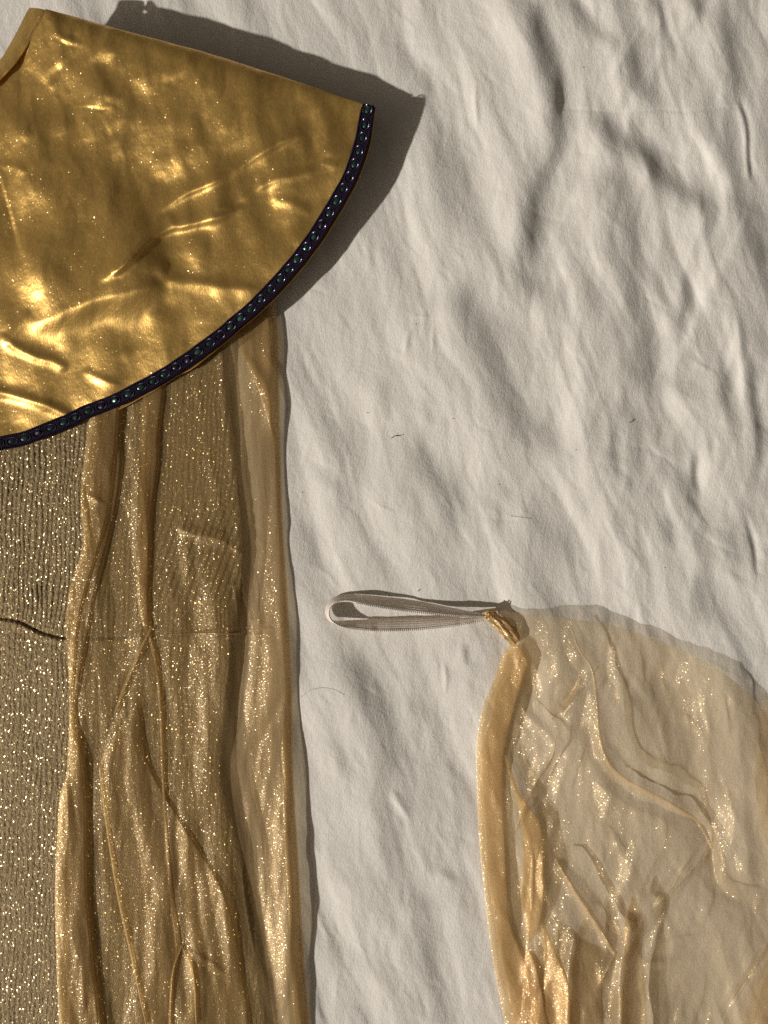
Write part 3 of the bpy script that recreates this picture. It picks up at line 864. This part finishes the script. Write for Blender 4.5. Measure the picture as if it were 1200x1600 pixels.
CAPE_STROKES = [
    ([(893, 985), (905, 1015), (925, 1045), (932, 1090), (936, 1150), (950, 1190), (975, 1218), (1012, 1238), (1060, 1264), (1090, 1288)], 7, 10, 22, {'taper': .12}),
    ([(918, 1120), (925, 1170), (955, 1215), (1000, 1245), (1050, 1268), (1095, 1292), (1112, 1325), (1116, 1375)], -7, 8, 12, {'taper': .12}),
    ([(905, 1062), (885, 1095), (862, 1125)], -6, 4, 8, {}),
    ([(875, 1122), (905, 1090), (925, 1070)], 4, 5, 6, {}),
    ([(812, 1100), (835, 1128), (855, 1145), (866, 1175)], 5, 6, 8, {}),
    ([(870, 1120), (868, 1160), (862, 1180), (838, 1220), (818, 1265), (815, 1290)], 5.5, 8, 10, {}),
    ([(880, 1165), (855, 1205), (830, 1240)], -5, 6, 6, {}),
    ([(893, 1170), (880, 1210), (868, 1250)], 4, 6, 10, {}),
    ([(830, 1030), (832, 1080), (822, 1110)], -5, 8, 8, {}),
    ([(870, 985), (872, 1040), (868, 1080)], 3, 8, 10, {}),
    ([(930, 1225), (985, 1260), (1030, 1280), (1065, 1310), (1075, 1345), (1050, 1390), (1020, 1425)], 6, 7, 22, {'taper': .12}),
    ([(1072, 1340), (1045, 1385), (1010, 1425)], -4, 4, 4, {}),
    ([(1110, 1320), (1118, 1370), (1140, 1400), (1175, 1415)], -6, 9, 9, {}),
    ([(1130, 1040), (1150, 1130), (1160, 1230), (1165, 1330), (1170, 1400)], 7, 9, 34, {'taper': .12}),
    ([(1085, 1050), (1105, 1130), (1115, 1220), (1140, 1300)], 3.4, 8, 16, {}),
    ([(1020, 1010), (1030, 1060), (1045, 1110)], -3, 10, 12, {}),
    ([(968, 1000), (970, 1060), (980, 1120)], 3.2, 9, 12, {}),
    ([(950, 985), (945, 1040), (950, 1090)], -3, 8, 8, {}),
    ([(1000, 1290), (990, 1360), (968, 1420), (985, 1470)], 5, 8, 16, {}),
    ([(915, 1290), (940, 1350), (965, 1400)], 3, 6, 8, {}),
    ([(1095, 1390), (1070, 1450), (1050, 1500)], 4, 8, 14, {}),
    ([(1200, 1470), (1165, 1530), (1125, 1590)], -4, 4, 5, {}),
    ([(985, 1510), (1020, 1505), (1060, 1500), (1105, 1475)], 4.5, 8, 8, {}),
    ([(1020, 1520), (1080, 1490), (1102, 1470)], -3, 4, 4, {}),
    ([(984, 1415), (980, 1460), (974, 1520), (970, 1590), (972, 1720)], 14, 12, 13, {'taper': .12}),
    ([(902, 1430), (893, 1500), (889, 1590), (893, 1720)], 8, 9, 12, {'taper': .15}),
    ([(868, 1342), (900, 1395), (930, 1440), (960, 1490)], 6, 5, 6, {'taper': .1}),
    ([(878, 1340), (912, 1392), (945, 1440), (972, 1490)], -4, 8, 6, {}),
    ([(965, 1490), (950, 1520), (935, 1545)], 5, 4, 7, {}),
    ([(1075, 1545), (1062, 1580), (1055, 1640)], 4, 6, 12, {}),
    ([(1140, 1600), (1150, 1550), (1190, 1480)], 4, 10, 12, {}),
    ([(1060, 1200), (1055, 1160), (1035, 1120)], 3, 9, 12, {}),
    ([(860, 1290), (850, 1370), (862, 1430)], 3, 8, 8, {}),
]
def cape_height(X, Y, l, r):
    Hh = 8 + 12 * smooth((X - 790) / 130) + 0 * X
    am = smooth((X - 770) / 60)
    Hh += 4.5 * perlin(X / 80, Y / 130, 81) + 2.2 * perlin((X + .2 * Y) / 36, Y / 80, 82)
    Hh += am * (6.0 * facet(X, Y, 74, 130, 58, 451) + 3.6 * facet(X, Y, 58, 66, 30, 455) + 1.6 * facet(X, Y, 96, 34, 15, 459) + .35 * facet(X, Y, 70, 15, 8, 463))
    X0, Y0 = X, Y
    X, Y = wob(X, Y, 6, 75, 331)
    for s_ in CAPE_STROKES: ridge(Hh, X, Y, s_[0], s_[1] * 1.5, s_[2], s_[3], **s_[4])
    r0 = np.random.RandomState(9)
    for _ in range(30):
        cx, cy = r0.uniform(790, 1220), r0.uniform(980, 1640)
        a = math.radians(r0.normal(75, 32)); L = r0.uniform(25, 110)
        ridge(Hh, X, Y, [(cx - math.cos(a) * L / 2, cy - math.sin(a) * L / 2), (cx + r0.normal(0, 5), cy), (cx + math.cos(a) * L / 2, cy + math.sin(a) * L / 2)],
              r0.uniform(.4, 1.2) * r0.choice([-1, 1]), r0.uniform(2, 7), r0.uniform(3, 12))
    kn = np.hypot(X - 775, Y - 965)
    Hh += 4 * np.exp(-(kn / 45) ** 2)
    Hh -= 3.5 * np.exp(-l / 4.0)
    return np.maximum(Hh, sheet_at(X0, Y0) + 1.2)
yw = np.concatenate([np.arange(952.2, 1000, .9), np.arange(1000, 1140, 1.5), np.arange(1140, 1762, 2.2)])
strip('sheer_panel', cL, cap_right, 0, 0, 0, 300, cape_height, M_org_cape, cape, ywarp=yw)

def clayer(extra, seed, strokes=(), rl=.5, rr=.9):
    def f(X, Y, l, r):
        Hh = cape_height(X, Y, l + 50, r + 50) + extra + 2.0 * perlin(X / 20, Y / 38, seed) + .9 * facet(X, Y, 60, 40, 16, seed) + .3 * perlin(X / 7, Y / 22, seed + 1)
        for s_ in strokes: ridge(Hh, X, Y, s_[0], s_[1], s_[2], s_[3])
        return Hh - rl * np.exp(-(l / 3.0)) - rr * np.exp(-(r / 3.0))
    return f
hR = edge_fn([(804, 1004), (815, 1012), (823, 1024), (826, 1040), (818, 1068), (808, 1095), (800, 1125), (795, 1150), (788, 1180), (787, 1215), (787, 1260),
              (790, 1320), (794, 1390), (798, 1440), (812, 1480), (848, 1560), (856, 1620), (880, 1760)])
strip('folded_hem', lambda y: cL(y) + 1.2, hR, 1004, 1760, 1.8, 44, clayer(4, 101, [([(750, 1132), (768, 1120), (788, 1122)], 2.5, 4, 4), ([(748, 1182), (765, 1190), (788, 1178)], 2.5, 4, 4), ([(800, 1040), (812, 1060), (806, 1090)], 3, 6, 6)]), M_org_hem, cape)
hL2 = edge_fn([(802, 1005), (793, 1018), (784, 1040), (778, 1062), (772, 1090), (768, 1118), (756, 1150), (751, 1190), (752, 1260), (758, 1340), (768, 1410), (780, 1480), (795, 1560), (806, 1620), (835, 1760)])
strip('folded_hem', hL2, lambda y: hR(y) - 2.5, 1006, 1760, 1.8, 40, clayer(7, 103), M_org_hem, cape)
# second, twisted fold
tL = edge_fn([(788, 1180), (795, 1215), (808, 1260), (816, 1300), (818, 1350), (813, 1400), (820, 1440), (822, 1470), (818, 1520), (812, 1600), (820, 1760)])
tR = edge_fn([(792, 1180), (810, 1235), (828, 1262), (845, 1290), (848, 1340), (849, 1390), (846, 1430), (836, 1460), (826, 1480), (840, 1520), (855, 1600), (880, 1760)])
strip('twisted_fold', tL, tR, 1180, 1760, 1.8, 24, clayer(7, 105, [([(820, 1290), (832, 1340), (830, 1420), (822, 1480)], 4, 4, 6)]), M_org_hem, cape)
strip('twisted_fold', lambda y: tL(y) + 2, lambda y: tR(y) - 1, 1185, 1760, 1.8, 20, clayer(10, 107), M_org_hem, cape)
# lower folds, doubled cloth
aL = edge_fn([(846, 1450), (850, 1480), (852, 1530), (852, 1600), (856, 1760)])
aR = edge_fn([(852, 1450), (868, 1490), (882, 1530), (892, 1570), (897, 1620), (915, 1760)])
strip('lower_fold', aL, aR, 1450, 1760, 1.8, 24, clayer(6, 109), M_org_hem, cape)
strip('lower_fold', lambda y: aL(y) - 2, lambda y: aR(y) + 2, 1445, 1760, 1.8, 24, clayer(3.5, 110), M_org_hem, cape)
bL = edge_fn([(915, 1425), (898, 1470), (892, 1520), (888, 1590), (892, 1760)])
bR = edge_fn([(916, 1425), (930, 1470), (938, 1520), (940, 1590), (950, 1760)])
strip('lower_fold', bL, bR, 1427, 1760, 2, 26, clayer(3, 111), M_org_cape, cape)  # extra layer standing in for the brownish shade of a tented gap
gL = edge_fn([(986, 1400), (976, 1440), (974, 1490), (970, 1540), (968, 1600), (972, 1760)])
gR = edge_fn([(988, 1400), (1006, 1440), (1003, 1490), (1008, 1540), (1012, 1600), (1024, 1760)])
for e_ in (2, 4):
    strip('lower_fold', gL, gR, 1402, 1760, 2, 26, clayer(e_, 112 + e_), M_org_cape, cape)  # layers added over the raised ridge to darken the shadowed gap
qL = edge_fn([(1192, 1090), (1186, 1150), (1180, 1220), (1190, 1290), (1205, 1340)])
qR = edge_fn([(1200, 1090), (1230, 1150), (1240, 1220), (1230, 1290), (1208, 1340)])
strip('edge_fold', qL, qR, 1090, 1340, 2, 16, clayer(3, 117), M_org_cape, cape)
zL = edge_fn([(1205, 1480), (1180, 1540), (1160, 1600), (1150, 1680)]); zR = edge_fn([(1260, 1480), (1240, 1540), (1240, 1600), (1250, 1680)])
strip('edge_fold', zL, zR, 1480, 1680, 2, 20, clayer(4, 119), M_org_cape, cape)

def crease(name, pts, w0, w1, extra, hfun, mat, parent):
    c_, L__ = resample(pts, 90)
    tg = np.gradient(c_, axis=0); tg /= np.linalg.norm(tg, axis=1)[:, None]
    t_ = np.linspace(0, 1, 90)
    w_ = (w0 + (w1 - w0) * t_) * np.sin(np.pi * np.clip(t_ * .92 + .04, 0, 1)) ** .45 * (1 + .25 * perlin(t_ * 7, t_ * 0, int(pts[0][0])))
    q_ = np.linspace(-1, 1, 9)
    CX = c_[:, None, 0] - tg[:, None, 1] * w_[:, None] * q_; CY = c_[:, None, 1] + tg[:, None, 0] * w_[:, None] * q_
    big = np.full(CX.size, 60.0)
    H_ = hfun(CX.ravel(), CY.ravel(), big, big).reshape(CX.shape) + extra * (1 - .75 * q_[None] ** 2)
    return link(name, grid_mesh(name, CX, CY, H_), mat, parent)
for pts, w0, w1, e_ in (([(893, 985), (905, 1015), (925, 1045), (932, 1090), (936, 1150), (950, 1190), (975, 1218), (1012, 1238), (1060, 1264), (1095, 1290), (1112, 1325)], 2.5, 5.5, 2.5),
                        ([(868, 1342), (900, 1395), (930, 1440), (962, 1492)], 3.0, 7.5, 3), ([(905, 1062), (885, 1095), (862, 1125)], 2.4, 2.4, 2),
                        ([(869, 1150), (862, 1185), (838, 1222), (818, 1265), (806, 1300)], 2.2, 2.2, 2), ([(1075, 1345), (1050, 1388), (1018, 1425)], 1.1, 1.1, 1),
                        ([(962, 1490), (948, 1515), (930, 1548)], 3.5, 1.4, 2), ([(1210, 1468), (1165, 1530), (1126, 1590)], 1.3, 1.3, 1.5)):
    crease('crease_fold', pts, w0, w1, e_, cape_height, M_org_cape, cape)
for pts, w0, w1, e_ in (([(238, 980), (218, 1022), (196, 1075), (180, 1115)], 4, 5, 6), ([(284, 1478), (271, 1518), (267, 1575), (266, 1640)], 2.5, 4, 8), ([(285, 1480), (302, 1520), (307, 1600)], 2, 2.5, 8),
                        ([(156, 1192), (159, 1230), (170, 1310), (185, 1400), (205, 1490), (228, 1600)], 2.2, 2.2, 8), ([(252, 992), (300, 990), (372, 990), (425, 991)], 2, 1.6, 1.5)):
    crease('crease_fold', pts, w0, w1, e_, drape_height, M_org, drape)

# gathered knot where the cape meets the elastic
axis, _ = resample([(756, 963, 12), (764, 961, 13), (776, 970, 12), (788, 981, 12), (799, 993, 11), (808, 1004, 9)], 60)
tn = np.linspace(0, 1, 60)
rad = np.interp(tn, [0, .06, .16, .3, .5, .75, 1], [3.0, 6.5, 9, 8.5, 10.0, 11, 8])
ph = np.linspace(0, 2 * np.pi, 49)
ax2 = np.gradient(axis[:, :2], axis=0); ax2 /= np.linalg.norm(ax2, axis=1)[:, None]
nx, ny = -ax2[:, 1], ax2[:, 0]
rr = rad[:, None] * (1 + .16 * np.cos(7 * ph[None] + 5 * tn[:, None]) + .10 * np.cos(13 * ph[None] - 9 * tn[:, None]))
KX = axis[:, None, 0] + nx[:, None] * rr * np.cos(ph); KY = axis[:, None, 1] + ny[:, None] * rr * np.cos(ph)
rr = rr + 1.8 * perlin(tn[:, None] * 9 + 0 * ph[None], np.abs(ph[None] - np.pi) * 2.2 + 0 * tn[:, None], 201)
KX = axis[:, None, 0] + nx[:, None] * rr * np.cos(ph); KY = axis[:, None, 1] + ny[:, None] * rr * np.cos(ph)
KH = axis[:, None, 2] + .75 * rr * np.sin(ph)
link('gathered_knot', grid_mesh('gathered_knot', KX, KY, KH), M_org_dense, cape)
# a few stitches binding the knot to the elastic
for i, (x0, y0) in enumerate(((757, 957), (760, 961), (757, 966))):
    pts = [P3(x0 - 2 + 2.2 * j, y0 + 3.5 * math.sin(j * .8 + i), 22 + 4 * math.sin(j * .6)) for j in range(7)]
    link('binding_stitch', tube_mesh('binding_stitch', pts, .9 * K, 5), simple('gold_thread', (0.55, 0.33, 0.10), 0.45, 0.2) if i == 0 else bpy.data.materials['gold_thread'], cape)

# elastic loop: one ribbon standing on its lower edge
EH = [(758, 964, 22), (735, 963, 23), (700, 961, 23), (650, 955.5, 22), (600, 949, 22), (565, 942.5, 22), (545, 939, 22), (528, 940, 22), (517, 947, 22), (513.5, 958, 22), (518, 969, 22),
      (532, 977.5, 22), (560, 982.5, 21), (600, 984.5, 20), (650, 983, 20), (700, 978, 20), (735, 972.5, 20), (758, 968, 19)]
EL = [(757, 960, 11), (735, 956, 7), (700, 949, 4), (650, 939, 3), (600, 933, 3), (565, 930, 3), (543, 929, 3), (524, 933, 3), (512, 943, 5), (509, 957, 6), (514, 968, 7),
      (528, 970.5, 6), (558, 969, 4), (600, 967.5, 3.5), (650, 966.5, 4), (700, 966, 7), (735, 965.5, 11), (757, 965, 14)]
ne = 620
# matched parameters: interpolate both edges over the same control index
def by_index(P, count):
    P = np.array(P, float); tgt = []
    Q = np.vstack([2 * P[0] - P[1], P, 2 * P[-1] - P[-2]])
    seg = np.linalg.norm(np.diff(np.array(EH)[:, :2], axis=0), axis=1); cum = np.concatenate([[0], np.cumsum(seg)])
    for s_ in np.linspace(0, cum[-1], count):
        i = min(np.searchsorted(cum, s_, side='right') - 1, len(seg) - 1); t_ = (s_ - cum[i]) / seg[i]
        a, b, c, e = Q[i], Q[i + 1], Q[i + 2], Q[i + 3]
        tgt.append(.5 * (2 * b + (c - a) * t_ + (2 * a - 5 * b + 4 * c - e) * t_ ** 2 + (3 * b - a - 3 * c + e) * t_ ** 3))
    return np.array(tgt)
eh, elo = by_index(EH, ne), by_index(EL, ne)
basez = sheet_at(elo[:, 0], elo[:, 1]); eh[:, 2] += np.clip(basez, -3, 4); elo[:, 2] = np.maximum(elo[:, 2], basez + 2.5)
nw = 33
ww = np.linspace(0, 1, nw)
sl_ = np.arange(ne)
rib = .55 * np.cos(ww * 2 * np.pi * 5.0)[None] + .16 * np.sin(sl_[:, None] * 2.1) * np.cos(ww * 2 * np.pi * 5)[None]
EX = eh[:, None, 0] * (1 - ww) + elo[:, None, 0] * ww; EY = eh[:, None, 1] * (1 - ww) + elo[:, None, 1] * ww
EHt = eh[:, None, 2] * (1 - ww) + elo[:, None, 2] * ww
bend = np.sin(np.pi * ww)[None] * 1.4
tn2 = np.gradient(eh[:, :2], axis=0); tn2 /= np.linalg.norm(tn2, axis=1)[:, None]
t3 = np.gradient(eh, axis=0); w3 = elo - eh
nr3 = np.cross(t3, w3); nr3 /= np.linalg.norm(nr3, axis=1)[:, None] + 1e-9
nr3 *= np.where(nr3[:, 2:3] < 0, -1, 1)
sgn = rib * 0.36 + bend
EX = EX + nr3[:, 0:1] * sgn; EY = EY + nr3[:, 1:2] * sgn; EHt = EHt + nr3[:, 2:3] * sgn
loop = link('elastic_loop', grid_mesh('elastic_loop', EX, EY, EHt), M_elastic, cape)
_t = M_elastic.node_tree; _p = _t.nodes['Principled BSDF']; _tl = nd(_t, 'ShaderNodeBsdfTranslucent'); _tl.inputs[0].default_value = (.86, .78, .70, 1)
_t.links.new(mix_sh(_t, .36, _p.outputs[0], _tl.outputs[0]), [q for q in _t.nodes if q.type == 'OUTPUT_MATERIAL'][0].inputs[0])
loop['label'] = 'ribbed off-white elastic loop with a toothed edge'
# thickness
md = loop.modifiers.new('thickness', 'SOLIDIFY'); md.thickness = 1.4 * K; md.offset = 0
V = []; F = []
L_ = np.concatenate([[0], np.cumsum(np.linalg.norm(np.diff(eh[:, :2], axis=0), axis=1))])
sp = 3.1
for s_ in np.arange(1, L_[-1] - 1, sp):
    c0 = np.array([np.interp(s_, L_, eh[:, k_]) for k_ in range(3)]); c1 = np.array([np.interp(s_, L_, elo[:, k_]) for k_ in range(3)])
    i = min(int(np.searchsorted(L_, s_)), ne - 1); tx, ty = tn2[i]
    dn_ = (c1 - c0); dn_ /= np.linalg.norm(dn_)
    out_p = c0 - dn_ * 1.7 + np.array([0, 1.2, 0]) * (1 if s_ > L_[-1] * .48 or s_ < L_[-1] * .40 else 0); in_p = c0 + dn_ * 2.8; out_p[2] = c0[2] + 1.2
    b = len(V); rT = 1.15
    for q_, rz in ((out_p, .55), ((out_p + in_p) / 2, 1.0), (in_p, .5)):
        for (a_, z_) in ((-1, 0), (0, 1), (1, 0), (0, -1)):
            V.append(tuple(P3(q_[0] + tx * a_ * rT * rz, q_[1] + ty * a_ * rT * rz, q_[2] + 1.0 + z_ * 1.5 * rz)))
    for l in range(2):
        for k_ in range(4):
            F.append((b + l * 4 + k_, b + l * 4 + (k_ + 1) % 4, b + (l + 1) * 4 + (k_ + 1) % 4, b + (l + 1) * 4 + k_))
    F.append((b, b + 1, b + 2, b + 3)); F.append((b + 8, b + 9, b + 10, b + 11))
me = bpy.data.meshes.new('toothed_edge'); me.from_pydata(V, [], F); me.polygons.foreach_set('use_smooth', [True] * len(F))
me.materials.append(M_stitch)
te_ = bpy.data.objects.new('toothed_edge', me); COL.objects.link(te_); te_.parent = loop
te_['kind'] = 'stuff'
link('edge_cord', tube_mesh('edge_cord', [P3(*q) for q in eh[::3]], 1.5 * K, 6), M_stitch).parent = loop

# ------------------------------------------------------------------ lint and hairs on the sheet
def fibre(name, label, cat, pts, r_, mat, group=None):
    C_ = catmull(pts, 2.0)
    h_ = sheet_at(C_[:, 0], C_[:, 1])
    o_ = link(name, tube_mesh(name, [P3(a_[0], a_[1], hh + r_ + .5) for a_, hh in zip(C_, h_)], r_ * K, 5), mat)
    o_['label'] = label; o_['category'] = cat
    if group: o_['group'] = group
fibre('lint_fibre', 'short bent dark fibre on the sheet in the middle, between collar and elastic loop', 'fibre', [(611, 685), (617, 681), (624, 681), (629, 679)], .5, M_lint)
fibre('lint_fibre', 'tiny dark fleck of lint just above the elastic loop', 'fibre', [(653, 924), (656, 921)], .5, M_lint)
fibre('lint_fibre', 'small hooked dark fibre on the sheet towards the right', 'fibre', [(983, 660), (988, 659), (989, 655)], .35, M_lint)
fibre('stray_hair', 'long thin arched hair beside the right edge of the organza drape', 'hair', [(470, 1090), (482, 1080), (500, 1075), (520, 1077), (538, 1086)], .17, M_hair)
fibre('stray_hair', 'short straight hair on the sheet above the gathered cape corner', 'hair', [(797, 806), (812, 808), (830, 811)], .19, M_hair)
r = np.random.RandomState(3)
spots = [(708, 654), (900, 703), (575, 645), (650, 506), (472, 769), (1039, 887), (780, 757), (912, 105)]
where = ['right of the short bent fibre', 'above the top edge of the sheer cape', 'left of the short bent fibre', 'just below the collar shadow',
         'beside the right edge of the long drape', 'above the right end of the cape', 'above the short straight hair', 'in the upper folds, right of the collar']
for i, (x_, y_) in enumerate(spots):
    me = bpy.data.meshes.new('lint_speck'); V = [(math.cos(a_) * 1.0 * K * r.uniform(.7, 1.2), math.sin(a_) * .9 * K * r.uniform(.7, 1.2), 0) for a_ in np.linspace(0, 2 * np.pi, 7)[:-1]]
    V += [(0, 0, .8 * K), (0, 0, -.5 * K)]
    me.from_pydata(V, [], [(k_, (k_ + 1) % 6, 6) for k_ in range(6)] + [((k_ + 1) % 6, k_, 7) for k_ in range(6)])
    me.materials.append(M_lint)
    o_ = bpy.data.objects.new('lint_speck', me); COL.objects.link(o_)
    o_.location = P3(x_, y_, float(sheet_at(x_, y_)) + .4)
    o_['label'] = 'tiny dark speck of lint ' + where[i]; o_['category'] = 'lint'; o_['group'] = 'dark specks on the sheet'
print('verts', sum(len(m_.vertices) for m_ in bpy.data.meshes))
